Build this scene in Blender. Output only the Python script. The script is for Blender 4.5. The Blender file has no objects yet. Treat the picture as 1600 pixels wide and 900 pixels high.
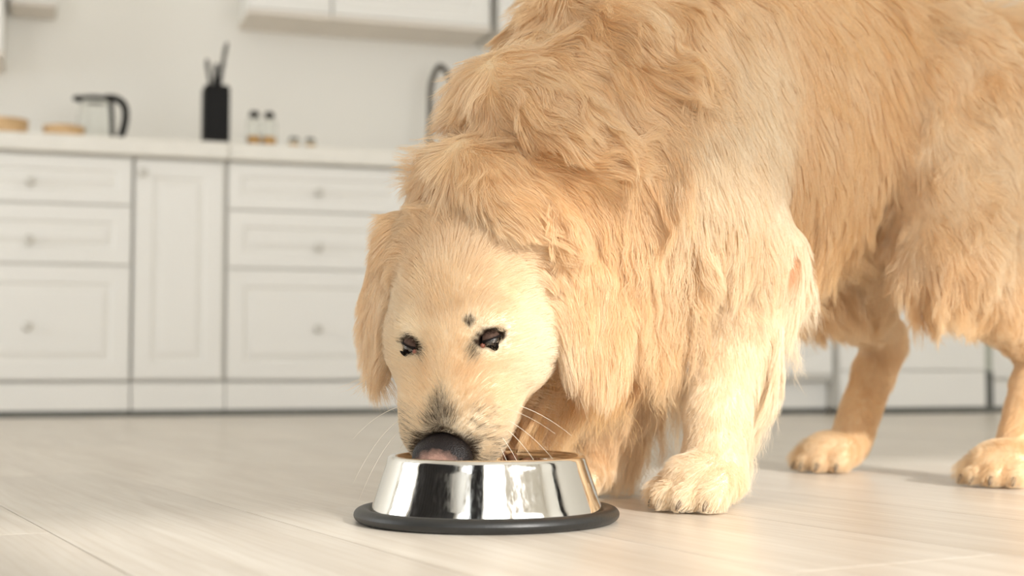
import bpy, bmesh, math, random
import numpy as np
from mathutils import Vector, Matrix
from mathutils.kdtree import KDTree
from mathutils.bvhtree import BVHTree

FUR = True
random.seed(7)
rng = np.random.default_rng(7)
C = bpy.context.scene.collection
scene = bpy.context.scene

# ------------------------------------------------------------------ camera, world, lights, exposure
CAM_H, PITCH, FPX = .155, math.atan(125 / 2222.222), 2222.222
cam_data = bpy.data.cameras.new('camera')
cam_data.sensor_width = 36
cam_data.lens = 50
cam_data.clip_start = .02
cam_data.dof.use_dof = True
cam_data.dof.focus_distance = 1.44
cam_data.dof.aperture_fstop = 4.0
cam = bpy.data.objects.new('camera', cam_data)
cam.location = (0, 0, CAM_H)
cam.rotation_euler = (math.pi / 2 + PITCH, 0, 0)
C.objects.link(cam)
scene.camera = cam

world = bpy.data.worlds.new('world')
scene.world = world
world.use_nodes = True
world.node_tree.nodes['Background'].inputs['Color'].default_value = (.955, .985, 1.0, 1)
world.node_tree.nodes['Background'].inputs['Strength'].default_value = 4.6

sun_data = bpy.data.lights.new('sun', 'SUN')
sun_data.energy = 4.0
sun_data.angle = math.radians(1.6)
sun_data.color = (1.0, .955, .895)
sun = bpy.data.objects.new('sun', sun_data)
SUN_DIR = Vector((.52, -.76, .40)).normalized()          # towards the sun
sun.rotation_euler = SUN_DIR.to_track_quat('Z', 'Y').to_euler()
sun.location = (2, -3, 3)
C.objects.link(sun)

scene.view_settings.view_transform = 'Standard'
scene.view_settings.look = 'None'
scene.view_settings.gamma = 1
scene.view_settings.use_curve_mapping = False
scene.view_settings.exposure = 0.07
scene.cycles.max_bounces = 16
scene.cycles.transmission_bounces = 12
scene.cycles.diffuse_bounces = 5
scene.cycles.glossy_bounces = 6
scene.cycles.sample_clamp_indirect = 6


# ------------------------------------------------------------------ helpers
def lin(r, g, b):
    f = lambda c: c / 12.92 if c <= .04045 else ((c + .055) / 1.055) ** 2.4
    return (f(r / 255), f(g / 255), f(b / 255), 1)


def ray(px, py):
    x, y = (px - 800) / FPX, (450 - py) / FPX
    return Vector((x, math.cos(PITCH) - y * math.sin(PITCH), math.sin(PITCH) + y * math.cos(PITCH)))


def at(px, py, Y):
    d = ray(px, py)
    return Vector((0, 0, CAM_H)) + d * (Y / d.y)


ANG = math.atan2(1, 6700 / FPX)                       # the kitchen runs away to the right
AX = Vector((math.cos(ANG), math.sin(ANG), 0))
BX = Vector((-math.sin(ANG), math.cos(ANG), 0))
BF = 4.714                                            # front plane of the base cabinets
ROOM = Matrix(((AX.x, BX.x, 0), (AX.y, BX.y, 0), (0, 0, 1))).to_4x4()


def room(a, b, z):
    return AX * a + BX * b + Vector((0, 0, z))


def ab(px, py, b):
    d = ray(px, py)
    o = Vector((0, 0, CAM_H))
    p = o + d * ((b - o.dot(BX)) / d.dot(BX))
    return p.dot(AX), p.z


def material(name, color, rough=.5, metal=0.0, spec=.5, noise=0.0, nscale=8, bump=0.0, bscale=60, coat=0.0):
    m = bpy.data.materials.new(name)
    m.use_nodes = True
    nt = m.node_tree
    p = nt.nodes['Principled BSDF']
    p.inputs['Base Color'].default_value = color
    p.inputs['Roughness'].default_value = rough
    p.inputs['Metallic'].default_value = metal
    p.inputs['Specular IOR Level'].default_value = spec
    p.inputs['Coat Weight'].default_value = coat
    tc = nt.nodes.new('ShaderNodeTexCoord')
    if noise:
        n = nt.nodes.new('ShaderNodeTexNoise')
        n.inputs['Scale'].default_value = nscale
        n.inputs['Detail'].default_value = 5
        r = nt.nodes.new('ShaderNodeValToRGB')
        r.color_ramp.elements[0].position = .3
        r.color_ramp.elements[1].position = .7
        r.color_ramp.elements[0].color = tuple(c * (1 - noise) for c in color[:3]) + (1,)
        r.color_ramp.elements[1].color = tuple(min(1, c * (1 + noise)) for c in color[:3]) + (1,)
        nt.links.new(tc.outputs['Object'], n.inputs['Vector'])
        nt.links.new(n.outputs['Fac'], r.inputs['Fac'])
        nt.links.new(r.outputs['Color'], p.inputs['Base Color'])
    if bump:
        n2 = nt.nodes.new('ShaderNodeTexNoise')
        n2.inputs['Scale'].default_value = bscale
        n2.inputs['Detail'].default_value = 4
        b = nt.nodes.new('ShaderNodeBump')
        b.inputs['Strength'].default_value = bump
        b.inputs['Distance'].default_value = .002
        nt.links.new(tc.outputs['Object'], n2.inputs['Vector'])
        nt.links.new(n2.outputs['Fac'], b.inputs['Height'])
        nt.links.new(b.outputs['Normal'], p.inputs['Normal'])
    return m


def link_mesh(name, bm, mat, parent=None, smooth=False, matrix=None):
    me = bpy.data.meshes.new(name)
    bm.normal_update()
    bm.to_mesh(me)
    bm.free()
    if mat:
        me.materials.append(mat)
    if smooth:
        me.polygons.foreach_set('use_smooth', [True] * len(me.polygons))
    o = bpy.data.objects.new(name, me)
    C.objects.link(o)
    if parent is not None:
        o.parent = parent
    if matrix is not None:
        o.matrix_local = matrix
    return o


def add_box(bm, x0, x1, y0, y1, z0, z1, bevel=0.0):
    vs = [bm.verts.new((x, y, z)) for z in (z0, z1) for y in (y0, y1) for x in (x0, x1)]
    fs = [bm.faces.new([vs[i] for i in q]) for q in
          ((0, 2, 3, 1), (4, 5, 7, 6), (0, 1, 5, 4), (2, 6, 7, 3), (0, 4, 6, 2), (1, 3, 7, 5))]
    if bevel:
        es = {e for f in fs for e in f.edges}
        bmesh.ops.bevel(bm, geom=list(es), offset=bevel, segments=2, affect='EDGES', profile=.6)
    return fs


def add_lathe(bm, prof, seg=64, center=(0, 0, 0)):
    cx, cy, cz = center
    rings = []
    for r, z in prof:
        if r < 1e-6:
            rings.append([bm.verts.new((cx, cy, cz + z))])
        else:
            rings.append([bm.verts.new((cx + r * math.cos(2 * math.pi * k / seg), cy + r * math.sin(2 * math.pi * k / seg), cz + z)) for k in range(seg)])
    for a, b in zip(rings, rings[1:]):
        for k in range(seg):
            k2 = (k + 1) % seg
            if len(a) == 1 and len(b) == 1:
                continue
            if len(a) == 1:
                bm.faces.new((a[0], b[k2], b[k]))
            elif len(b) == 1:
                bm.faces.new((a[k], a[k2], b[0]))
            else:
                bm.faces.new((a[k], a[k2], b[k2], b[k]))


def add_tube(bm, pts, radii, seg=12, flat=1.0):
    pts = [Vector(p) for p in pts]
    if not hasattr(radii, '__len__'):
        radii = [radii] * len(pts)
    rings = []
    nrm = None
    for i, p in enumerate(pts):
        t = (pts[min(i + 1, len(pts) - 1)] - pts[max(i - 1, 0)]).normalized()
        if nrm is None:
            nrm = t.orthogonal().normalized()
        nrm = (nrm - t * nrm.dot(t)).normalized()
        bi = t.cross(nrm)
        rings.append([bm.verts.new(p + (nrm * math.cos(2 * math.pi * k / seg) + bi * math.sin(2 * math.pi * k / seg) * flat) * radii[i]) for k in range(seg)])
    for a, b in zip(rings, rings[1:]):
        for k in range(seg):
            bm.faces.new((a[k], a[(k + 1) % seg], b[(k + 1) % seg], b[k]))
    bm.faces.new(rings[0][::-1])
    bm.faces.new(rings[-1])


def smooth_path(pts, n=24):
    pts = [Vector(p) for p in pts]
    out = []
    m = len(pts) - 1
    for i in range(n):
        u = i / (n - 1) * m
        k = min(int(u), m - 1)
        t = u - k
        p0, p1, p2, p3 = pts[max(k - 1, 0)], pts[k], pts[k + 1], pts[min(k + 2, m)]
        out.append(.5 * ((2 * p1) + (p2 - p0) * t + (2 * p0 - 5 * p1 + 4 * p2 - p3) * t * t + (3 * p1 - p0 - 3 * p2 + p3) * t ** 3))
    return out


def empty(name, loc=(0, 0, 0), rot=None, label=None, cat=None, group=None):
    o = bpy.data.objects.new(name, None)
    o.empty_display_size = .05
    C.objects.link(o)
    m = Matrix.Translation(Vector(loc))
    if rot is not None:
        m = m @ rot
    o.matrix_world = m
    tag(o, label, cat, group)
    return o


def tag(o, label=None, cat=None, group=None, kind=None):
    if label: o['label'] = label
    if cat: o['category'] = cat
    if group: o['group'] = group
    if kind: o['kind'] = kind
    return o


# ------------------------------------------------------------------ materials of the setting
M_wall = material('painted wall', lin(241, 238, 231), .75, bump=.15, bscale=90)
M_cab = material('cabinet lacquer', lin(240, 238, 233), .42, noise=.01, nscale=3)
M_cab_dark = material('cabinet carcass', lin(208, 205, 198), .6, noise=.02)
M_counter = material('worktop laminate', lin(235, 231, 222), .35, noise=.03, nscale=20)
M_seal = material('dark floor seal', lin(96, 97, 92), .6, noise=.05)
M_knob = material('brushed knob metal', lin(214, 211, 204), .35, metal=.35, noise=.03)
M_under = material('cabinet underside board', lin(234, 226, 216), .6, noise=.03)
M_black = material('matte black plastic', lin(15, 14, 14), .6, spec=.25, noise=.06, nscale=30)
M_charcoal = material('charcoal cloth', lin(38, 36, 36), .9, noise=.1, nscale=40)
M_frame = material('white window frame', lin(235, 233, 228), .4, noise=.01)
M_grey_metal = material('grey metal', lin(104, 106, 102), .5, metal=.3, noise=.04)


def wood_floor_material():
    m = bpy.data.materials.new('whitewashed oak plank')
    m.use_nodes = True
    nt = m.node_tree
    N, Lk = nt.nodes.new, nt.links.new
    p = nt.nodes['Principled BSDF']
    geo = N('ShaderNodeNewGeometry')
    info = N('ShaderNodeObjectInfo')
    rot = N('ShaderNodeVectorRotate'); rot.rotation_type = 'Z_AXIS'
    rot.inputs['Angle'].default_value = -math.atan2(.474, .881)
    Lk(geo.outputs['Position'], rot.inputs['Vector'])
    off = N('ShaderNodeVectorMath'); off.operation = 'MULTIPLY_ADD'
    Lk(info.outputs['Random'], off.inputs[0]); off.inputs[1].default_value = (3.1, 17.7, 5.3)
    Lk(rot.outputs['Vector'], off.inputs[2])
    mp = N('ShaderNodeMapping'); mp.inputs['Scale'].default_value = (9, .7, 1)
    Lk(off.outputs['Vector'], mp.inputs['Vector'])
    n1 = N('ShaderNodeTexNoise'); n1.inputs['Scale'].default_value = 2.2; n1.inputs['Detail'].default_value = 7; n1.inputs['Distortion'].default_value = 1.4
    Lk(mp.outputs['Vector'], n1.inputs['Vector'])
    mp2 = N('ShaderNodeMapping'); mp2.inputs['Scale'].default_value = (95, 5, 1)
    Lk(off.outputs['Vector'], mp2.inputs['Vector'])
    n2 = N('ShaderNodeTexNoise'); n2.inputs['Scale'].default_value = 2; n2.inputs['Detail'].default_value = 4
    Lk(mp2.outputs['Vector'], n2.inputs['Vector'])
    wv = N('ShaderNodeTexWave'); wv.inputs['Scale'].default_value = 2.4; wv.inputs['Distortion'].default_value = 9; wv.inputs['Detail'].default_value = 3
    wv.inputs['Detail Scale'].default_value = .8
    Lk(mp.outputs['Vector'], wv.inputs['Vector'])
    r1 = N('ShaderNodeValToRGB')
    r1.color_ramp.elements[0].position = .25; r1.color_ramp.elements[0].color = lin(207, 197, 184)
    r1.color_ramp.elements[1].position = .75; r1.color_ramp.elements[1].color = lin(229, 222, 211)
    Lk(n1.outputs['Fac'], r1.inputs['Fac'])
    mx = N('ShaderNodeMix'); mx.data_type = 'RGBA'; mx.blend_type = 'MULTIPLY'
    r2 = N('ShaderNodeValToRGB')
    r2.color_ramp.elements[0].position = .35; r2.color_ramp.elements[0].color = (.90, .875, .84, 1)
    r2.color_ramp.elements[1].position = .6; r2.color_ramp.elements[1].color = (1, 1, 1, 1)
    Lk(n2.outputs['Fac'], r2.inputs['Fac'])
    mx.inputs['Factor'].default_value = .55
    Lk(r1.outputs['Color'], mx.inputs[6]); Lk(r2.outputs['Color'], mx.inputs[7])
    mx2 = N('ShaderNodeMix'); mx2.data_type = 'RGBA'; mx2.blend_type = 'MULTIPLY'
    r3 = N('ShaderNodeValToRGB')
    r3.color_ramp.elements[0].position = .0; r3.color_ramp.elements[0].color = (.90, .87, .83, 1)
    r3.color_ramp.elements[1].position = .25; r3.color_ramp.elements[1].color = (1, 1, 1, 1)
    Lk(wv.outputs['Fac'], r3.inputs['Fac'])
    mx2.inputs['Factor'].default_value = .5
    Lk(mx.outputs[2], mx2.inputs[6]); Lk(r3.outputs['Color'], mx2.inputs[7])
    hs = N('ShaderNodeHueSaturation')
    mr = N('ShaderNodeMapRange'); mr.inputs['To Min'].default_value = .95; mr.inputs['To Max'].default_value = 1.04
    Lk(info.outputs['Random'], mr.inputs['Value']); Lk(mr.outputs['Result'], hs.inputs['Value'])
    Lk(mx2.outputs[2], hs.inputs['Color'])
    Lk(hs.outputs['Color'], p.inputs['Base Color'])
    p.inputs['Roughness'].default_value = .30
    p.inputs['Specular IOR Level'].default_value = .45
    b = N('ShaderNodeBump'); b.inputs['Strength'].default_value = .03; b.inputs['Distance'].default_value = .001
    Lk(n2.outputs['Fac'], b.inputs['Height']); Lk(b.outputs['Normal'], p.inputs['Normal'])
    return m


M_floor = wood_floor_material()
M_joint = material('plank joint', lin(150, 132, 108), .8, noise=.05)

# ------------------------------------------------------------------ room shell (room axes: a along the kitchen, b into it)
RA0, RA1, RB0, RB1, RZ = -4.0, 4.4, -2.4, BF + .6, 3.0
root_rot = ROOM


def room_box(name, a0, a1, b0, b1, z0, z1, mat, parent=None, bevel=0.0, kind=None):
    bm = bmesh.new()
    add_box(bm, a0, a1, b0, b1, z0, z1, bevel)
    o = link_mesh(name, bm, mat, parent, matrix=ROOM.copy() if parent is None else None)
    if kind: o['kind'] = kind
    return o


floor = room_box('floor', RA0, RA1, RB0, RB1, -.06, -.0025, M_joint, kind='structure')
room_box('wall_back', RA0 - .1, RA1 + .1, RB1, RB1 + .12, 0, RZ, M_wall, kind='structure')
LW0, LW1, LZ0, LZ1 = 2.5, 4.9, .25, 2.5               # glazed opening in the left wall
bm = bmesh.new()
add_box(bm, RA0 - .12, RA0, RB0, LW0, 0, RZ)
add_box(bm, RA0 - .12, RA0, LW1, RB1, 0, RZ)
add_box(bm, RA0 - .12, RA0, LW0, LW1, 0, LZ0)
add_box(bm, RA0 - .12, RA0, LW0, LW1, LZ1, RZ)
o = link_mesh('wall_left', bm, M_wall, matrix=ROOM.copy()); o['kind'] = 'structure'
bm = bmesh.new()
for y in (LW0, LW0 + (LW1 - LW0) / 3 - .025, LW0 + (LW1 - LW0) * 2 / 3 - .025, LW1 - .05):
    add_box(bm, RA0 - .09, RA0 - .03, y, y + .05, LZ0, LZ1)
for z in (LZ0, LZ1 - .05):
    add_box(bm, RA0 - .085, RA0 - .035, LW0, LW1, z, z + .05)
o = link_mesh('window_3', bm, M_frame, matrix=ROOM.copy()); o['kind'] = 'structure'
room_box('ceiling', RA0 - .12, RA1 + .12, RB0 - .16, RB1 + .12, RZ, RZ + .1, M_wall, kind='structure')


def portal(name, loc, direction, w, h):
    # marks a window opening for the sky's sampling; gives off no light of its own
    d = bpy.data.lights.new(name, 'AREA')
    d.shape = 'RECTANGLE'; d.size = w; d.size_y = h
    d.cycles.is_portal = True
    o = bpy.data.objects.new(name, d)
    o.location = loc
    o.rotation_euler = (-direction).to_track_quat('Z', 'Y').to_euler()
    C.objects.link(o)


portal('window_daylight', room(RA0 - .06, (LW0 + LW1) / 2, (LZ0 + LZ1) / 2), AX, LW1 - LW0, LZ1 - LZ0)
room_box('wall_right', RA1, RA1 + .12, RB0, RB1, 0, RZ, M_wall, kind='structure')

# planks: one object each, cut to the room
PD, PN = Vector((-.474, .881, 0)), Vector((.881, .474, 0))
PW, PLEN, POFF = .2226, 1.38, .257
rc = [room(RA0, RB0, 0), room(RA1, RB0, 0), room(RA1, RB1, 0), room(RA0, RB1, 0)]


def clip(poly, o, n):
    out = []
    for i in range(len(poly)):
        p, q = poly[i], poly[(i + 1) % len(poly)]
        dp, dq = (p - o).dot(n), (q - o).dot(n)
        if dp >= 0: out.append(p)
        if dp * dq < 0: out.append(p + (q - p) * (dp / (dp - dq)))
    return out


rinv = ROOM.inverted()
kmin, kmax = -22, 28
for k in range(kmin, kmax):
    n0, n1 = POFF + k * PW + .0006, POFF + (k + 1) * PW - .0006
    shift = (k * .537 + .55) % 1.0 * PLEN
    for j in range(-5, 8):
        d0, d1 = j * PLEN + shift + .0004, (j + 1) * PLEN + shift - .0004
        poly = [PN * n0 + PD * d0, PN * n1 + PD * d0, PN * n1 + PD * d1, PN * n0 + PD * d1]
        poly = clip(poly, rc[0], AX)
        if len(poly) > 2: poly = clip(poly, rc[1], -AX)
        if len(poly) > 2: poly = clip(poly, rc[0], BX)
        if len(poly) > 2: poly = clip(poly, rc[2], -BX)
        if len(poly) < 3: continue
        cen = sum(poly, Vector()) / len(poly)
        if cen.y < -.6 or cen.dot(AX) < -2.2 or cen.dot(AX) > 4.4: continue                       # in front of the lens only a strip is needed
        bm = bmesh.new()
        up = [bm.verts.new(rinv @ (p + (cen - p).normalized() * .0002)) for p in poly]
        md = [bm.verts.new(rinv @ Vector((p.x, p.y, -.0003))) for p in poly]
        lo = [bm.verts.new(rinv @ Vector((p.x, p.y, -.0025))) for p in poly]
        try:
            bm.faces.new(up)
        except ValueError:
            bm.free(); continue
        m_ = len(poly)
        for i in range(m_):
            bm.faces.new((md[i], md[(i + 1) % m_], up[(i + 1) % m_], up[i]))
            bm.faces.new((lo[i], lo[(i + 1) % m_], md[(i + 1) % m_], md[i]))
        bmesh.ops.recalc_face_normals(bm, faces=bm.faces)
        link_mesh('plank', bm, M_floor, floor)

# window wall behind the camera: two glazed bays, an added unseen panel trims the sun patch
WB = RB0


def wall_with_bays():
    bays = [(-3.5, -2.25, .10, 2.9, 'window_1'), (-1.0, .68, .10, 2.9, 'window_2'), (1.02, 3.7, .10, 2.12, 'window_4')]
    bm = bmesh.new()
    xs = [RA0 - .12] + [v for b in bays for v in b[:2]] + [RA1 + .12]
    for i in range(0, len(xs), 2):
        add_box(bm, xs[i], xs[i + 1], WB - .16, WB, 0, RZ)
    for a0, a1, z0, z1, nm in bays:
        add_box(bm, a0, a1, WB - .16, WB, 0, z0)
        add_box(bm, a0, a1, WB - .16, WB, z1, RZ)
    o = link_mesh('wall_front', bm, M_wall, matrix=ROOM.copy())
    o['kind'] = 'structure'
    for a0, a1, z0, z1, nm in bays:
        w = bmesh.new()
        t = .04
        add_box(w, a0, a0 + t, WB - .12, WB - .05, z0, z1)
        add_box(w, a1 - t, a1, WB - .12, WB - .05, z0, z1)
        add_box(w, a0 + t, a1 - t, WB - .12, WB - .05, z0, z0 + t)
        add_box(w, a0 + t, a1 - t, WB - .12, WB - .05, z1 - t, z1)
        if nm == 'window_2':
            add_box(w, -.20, -.12, WB - .12, WB - .05, z0 + t, z1 - t)
        if nm == 'window_1':
            add_box(w, -2.9, -2.84, WB - .12, WB - .05, z0 + t, z1 - t)
        fo = link_mesh(nm, w, M_frame, matrix=ROOM.copy())
        fo['kind'] = 'structure'
        portal('window_daylight', room((a0 + a1) / 2, WB - .08, (z0 + z1) / 2), BX, a1 - a0, z1 - z0)
    return bays


BAYS = wall_with_bays()
bm = bmesh.new()
add_box(bm, .98, 1.50, WB + .004, WB + .010, 1.76, 2.22)
added_blind = link_mesh('added_sun_blind', bm, M_frame, matrix=ROOM.copy())  # added out of view to cut the far edge of the sun patch
tag(added_blind, 'white shade panel added over the left end of the wide window to cut the sunlight', 'added_blind')
rb_ = bmesh.new()
add_tube(rb_, [(.97, WB + .03, 2.23), (1.51, WB + .03, 2.23)], .024, 14)
link_mesh('roller', rb_, M_frame, added_blind)

# ------------------------------------------------------------------ kitchen
def panel_front(name, a0, a1, z0, z1, b, parent, frame=.055, th=.010, knob=None, mat=None):
    """A routed front: outer frame, groove, raised field."""
    bm = bmesh.new()
    def ring(i, bb):
        return [bm.verts.new(v) for v in ((a0 + i, bb, z0 + i), (a1 - i, bb, z0 + i), (a1 - i, bb, z1 - i), (a0 + i, bb, z1 - i))]
    f = min(frame, (a1 - a0) * .22, (z1 - z0) * .27)
    prof = [(0, b + th), (0, b + .002), (.002, b), (f, b), (f + .006, b + .006), (f + .014, b + .006), (f + .03, b + .001)]
    if f + .03 > (z1 - z0) / 2:
        prof = prof[:5]
    rs = [ring(i, bb) for i, bb in prof]
    for r, s in zip(rs, rs[1:]):
        for k in range(4):
            bm.faces.new((r[k], r[(k + 1) % 4], s[(k + 1) % 4], s[k]))
    bm.faces.new(rs[-1])
    bm.faces.new(rs[0][::-1])
    o = link_mesh(name, bm, mat or M_cab, parent)
    if knob:
        kb = bmesh.new()
        add_lathe(kb, [(0, 0), (.011, 0), (.0075, .003), (.0055, .012), (.008, .017), (.0145, .022), (.0145, .026), (.010, .030), (0, .031)], 20)
        link_mesh('knob', kb, M_knob, o, smooth=True, matrix=Matrix.Translation((knob[0], b, knob[1])) @ Matrix.Rotation(math.radians(90), 4, 'X'))
    return o


Z_TOE, Z_TOP, DEP = .112, .838, .58


def base_cabinet(a0, a1, label, fronts, recess=0, b=BF, top=Z_TOP):
    root = empty('base_cabinet', room(a0, b, 0), None, label, 'cabinet', 'white base cabinets under the worktop')
    root.matrix_world = ROOM @ Matrix.Translation((a0, b, 0))
    w = a1 - a0
    bm = bmesh.new()
    add_box(bm, .001, w - .001, .0105, DEP, Z_TOE, top - .001)
    link_mesh('carcass', bm, M_cab_dark, root)
    bm = bmesh.new()
    add_box(bm, .001, w - .001, .004 + recess, .02 + recess, .02, Z_TOE - .004)
    link_mesh('plinth', bm, M_cab, root)
    bm = bmesh.new()
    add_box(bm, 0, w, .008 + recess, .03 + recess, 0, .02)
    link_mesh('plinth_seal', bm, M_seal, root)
    for kind, x0, x1, z0, z1, kn in fronts:
        panel_front(kind, x0, x1, z0, z1, 0, root, knob=kn)
    return root


def drawers(w, kx):
    g = .003
    return [('drawer', g, w - g, .679, .830, (kx, .742)),
            ('drawer', g, w - g, .486, .673, (kx, .558)),
            ('drawer', g, w - g, .118, .480, (kx, .286))]


base_cabinet(-.348, .2755, 'white base cabinet of three drawers below the kettle', drawers(.6235, .31))
base_cabinet(.2785, .5755, 'narrow white base cabinet with one tall door below the knife block',
             [('door', .005, .2855, .120, .828, (.026, .785))])
base_cabinet(.577, 1.190, 'white base cabinet of three drawers below the jars, nearest the dog', drawers(.613, .301))
base_cabinet(1.193, 1.80, 'white base cabinet hidden behind the dog, after the drawers', drawers(.607, .30))

# worktop in two lengths with a seam
for a0, a1, lab in ((-.9, .5785, 'left length of pale worktop carrying kettle and knife block'), (.5795, 1.80, 'right length of pale worktop carrying jars and tap')):
    o = room_box('worktop', a0, a1, BF - .03, BF + .597, .8385, .895, M_counter, bevel=.006)
    tag(o, lab, 'worktop', 'worktop lengths')
base_cabinet(-.99, -.351, 'white base cabinet at the far left edge', drawers(.639, .32))

# wall cabinets
BU = RB1 - .35


def wall_cabinet(a0, a1, z0, z1, label, doors, dep=.348):
    root = empty('wall_cabinet', (0, 0, 0), None, label, 'cabinet', 'white wall cabinets')
    root.matrix_world = ROOM @ Matrix.Translation((a0, RB1 - dep, 0))
    w = a1 - a0
    bm = bmesh.new()
    add_box(bm, .001, w - .001, .0105, dep, z0 + .018, z1)
    link_mesh('carcass', bm, M_cab, root)
    bm = bmesh.new()
    add_box(bm, 0, w, .0, dep, z0, z0 + .016)
    link_mesh('bottom_board', bm, M_under, root)
    for x0, x1 in doors:
        panel_front('door', x0 + .003, x1 - .003, z0 + .019, z1, 0, root, knob=(x1 - .04, z0 + .3))
    return root


WD = .27
wa = [ab(px, py, RB1 - WD)[0] for px, py in ((388, 20), (519, 30), (767, 52), (779, 53))]
wz = ab(388, 20, RB1 - WD)[1]
wall_cabinet(wa[0], wa[1] - .001, wz, 2.2, 'narrow white wall cabinet above the jars', [(0, wa[1] - wa[0] - .001)], WD)
wall_cabinet(wa[1] + .001, wa[2], wz, 2.2, 'wide white wall cabinet beside the dog neck', [(0, wa[2] - wa[1] - .001)], WD)
wall_cabinet(wa[3], wa[3] + .62, wz, 2.2, 'white wall cabinet beyond the dark gap by the dog', [(0, .62)], WD)
wall_cabinet(-.80, -.135, 1.20, 2.2, 'tall white wall cabinet at the top left edge', [(0, .665)], .30)
# range hood
hood = empty('range_hood', (0, 0, 0), None, 'small grey-white range hood at the top left corner', 'range hood')
HDP = .20
ha0, hz0 = ab(14, 5, RB1 - HDP)
ha1 = ab(90, 10, RB1 - HDP)[0]
hood.matrix_world = ROOM @ Matrix.Translation((ha0, RB1 - HDP, hz0))
hw = ha1 - ha0
bm = bmesh.new()
add_box(bm, 0, hw, 0, HDP - .002, .012, .10, .004)
link_mesh('hood_body', bm, M_cab, hood)
bm = bmesh.new()
add_box(bm, .006, hw - .006, .006, HDP - .006, 0, .011)
link_mesh('filter', bm, M_under, hood)

# run of units standing forward at the right, seen under the belly
RB = 4.22
def aR(px, py=560): return ab(px, py, RB)[0]
u0, u1, u2, u3, u4 = aR(1120), aR(1304), aR(1528), aR(1545), aR(1760)
base_cabinet(u0, u1, 'white base cabinet with recessed plinth seen behind the chest feathers', [('door', .005, (u1 - u0) / 2 - .002, .135, .828, None), ('door', (u1 - u0) / 2 + .002, u1 - u0 - .006, .135, .828, None)], recess=.05, b=RB)
dw = empty('dishwasher', (0, 0, 0), None, 'white appliance with a plain flush front seen between the hind legs', 'dishwasher')
dw.matrix_world = ROOM @ Matrix.Translation((u1 + .002, RB - .045, 0))
w_ = u2 - u1 - .004
bm = bmesh.new(); add_box(bm, 0, w_, .02, .60, .02, .837); link_mesh('housing', bm, M_cab_dark, dw)
bm = bmesh.new(); add_box(bm, 0, w_, 0, .02, .148, .835, .003); link_mesh('front_panel', bm, M_cab, dw)
bm = bmesh.new(); add_box(bm, 0, w_, .002, .02, .022, .145, .002); link_mesh('kick_panel', bm, M_cab, dw)
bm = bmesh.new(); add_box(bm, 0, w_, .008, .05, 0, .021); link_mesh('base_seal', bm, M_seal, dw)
M_post = material('pale grey green metal', lin(176, 180, 168), .45, metal=.2, noise=.03)
post = room_box('support_post', u2 + .004, u3 - .002, RB - .02, RB + .05, .145, .837, M_post)
room_box('foot', u2 + .003, u3 - .001, RB - .024, RB + .05, 0, .144, M_grey_metal, post)
tag(post, 'thin dark grey upright post right of the white appliance', 'post')
base_cabinet(u3 + .002, u4, 'white base cabinet at the far right edge behind the hind leg', [('door', .005, u4 - u3 - .006, .12, .828, None)], b=RB)
o = room_box('worktop', u0 - .02, u4 + .02, RB - .05, RB + .58, .8385, .895, M_counter, bevel=.006)
tag(o, 'pale worktop of the forward units hidden behind the dog', 'worktop', 'worktop lengths')

# ------------------------------------------------------------------ things on the worktop
M_woodbowl = material('turned pale wood', lin(214, 178, 132), .5, noise=.10, nscale=25)
M_steel = material('satin steel', lin(205, 203, 198), .25, metal=1.0, noise=.03)
M_glass = bpy.data.materials.new('clear glass')
M_glass.use_nodes = True
_p = M_glass.node_tree.nodes['Principled BSDF']
_p.inputs['Base Color'].default_value = (.97, .98, .97, 1)
_p.inputs['Transmission Weight'].default_value = 1
_p.inputs['Roughness'].default_value = .02
_p.inputs['IOR'].default_value = 1.2
M_spice = material('orange spice', lin(232, 178, 104), .8, noise=.2, nscale=120)
M_dark_spice = material('dark amber jam', lin(214, 166, 82), .5, noise=.15, nscale=80)
M_tap = material('dark bronze tap', lin(78, 72, 64), .3, metal=.8, noise=.05)
ZC = .8952
BO = BF + .12


def wood_bowl(a0, a1, h, label):
    r = (a1 - a0) / 2
    root = empty('wooden_bowl', room((a0 + a1) / 2, BO + .06, ZC), None, label, 'bowl', 'pale wooden bowls on the worktop')
    bm = bmesh.new()
    add_lathe(bm, [(0, 0), (r * .75, 0), (r * .93, h * .3), (r, h), (r * .95, h), (r * .86, h * .35), (r * .6, .01), (0, .008)], 40)
    link_mesh('bowl_body', bm, M_woodbowl, root, smooth=True)
    bm = bmesh.new()
    add_lathe(bm, [(r * .80, -.0), (r * .80, .004), (r * .7, .004), (r * .7, 0)], 40)
    link_mesh('foot_ring', bm, M_woodbowl, root)


wood_bowl(-.19, -.047, .068, 'pale wooden bowl cut by the left edge of the photo')
wood_bowl(-.005, .130, .055, 'shallow pale wooden bowl standing just left of the kettle')

kettle = empty('kettle', room(.165, BO + .16, ZC), ROOM.copy(), 'glass kettle with black lid and black loop handle on the worktop', 'kettle')
bm = bmesh.new()
add_lathe(bm, [(0, .012), (.060, .012), (.062, .02), (.060, .08), (.052, .15), (.050, .165), (.048, .165), (.050, .15), (.058, .08), (.060, .022), (0, .018)], 40)
link_mesh('jug', bm, M_glass, kettle, smooth=True)
bm = bmesh.new()
add_lathe(bm, [(0, 0), (.068, 0), (.068, .010), (.062, .016), (0, .016)], 40)
link_mesh('base', bm, M_steel, kettle, smooth=False)
bm = bmesh.new()
add_lathe(bm, [(0, .163), (.052, .163), (.054, .170), (.050, .178), (.012, .181), (.012, .186), (0, .187)], 40)
link_mesh('lid', bm, M_black, kettle, smooth=True)
bm = bmesh.new()
add_tube(bm, smooth_path([(-.045, 0, .168), (-.062, 0, .172), (-.072, 0, .165)], 8), [.015, .013, .012, .011, .010, .009, .008, .006], 12)
link_mesh('spout', bm, M_black, kettle, smooth=True)
bm = bmesh.new()
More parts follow.
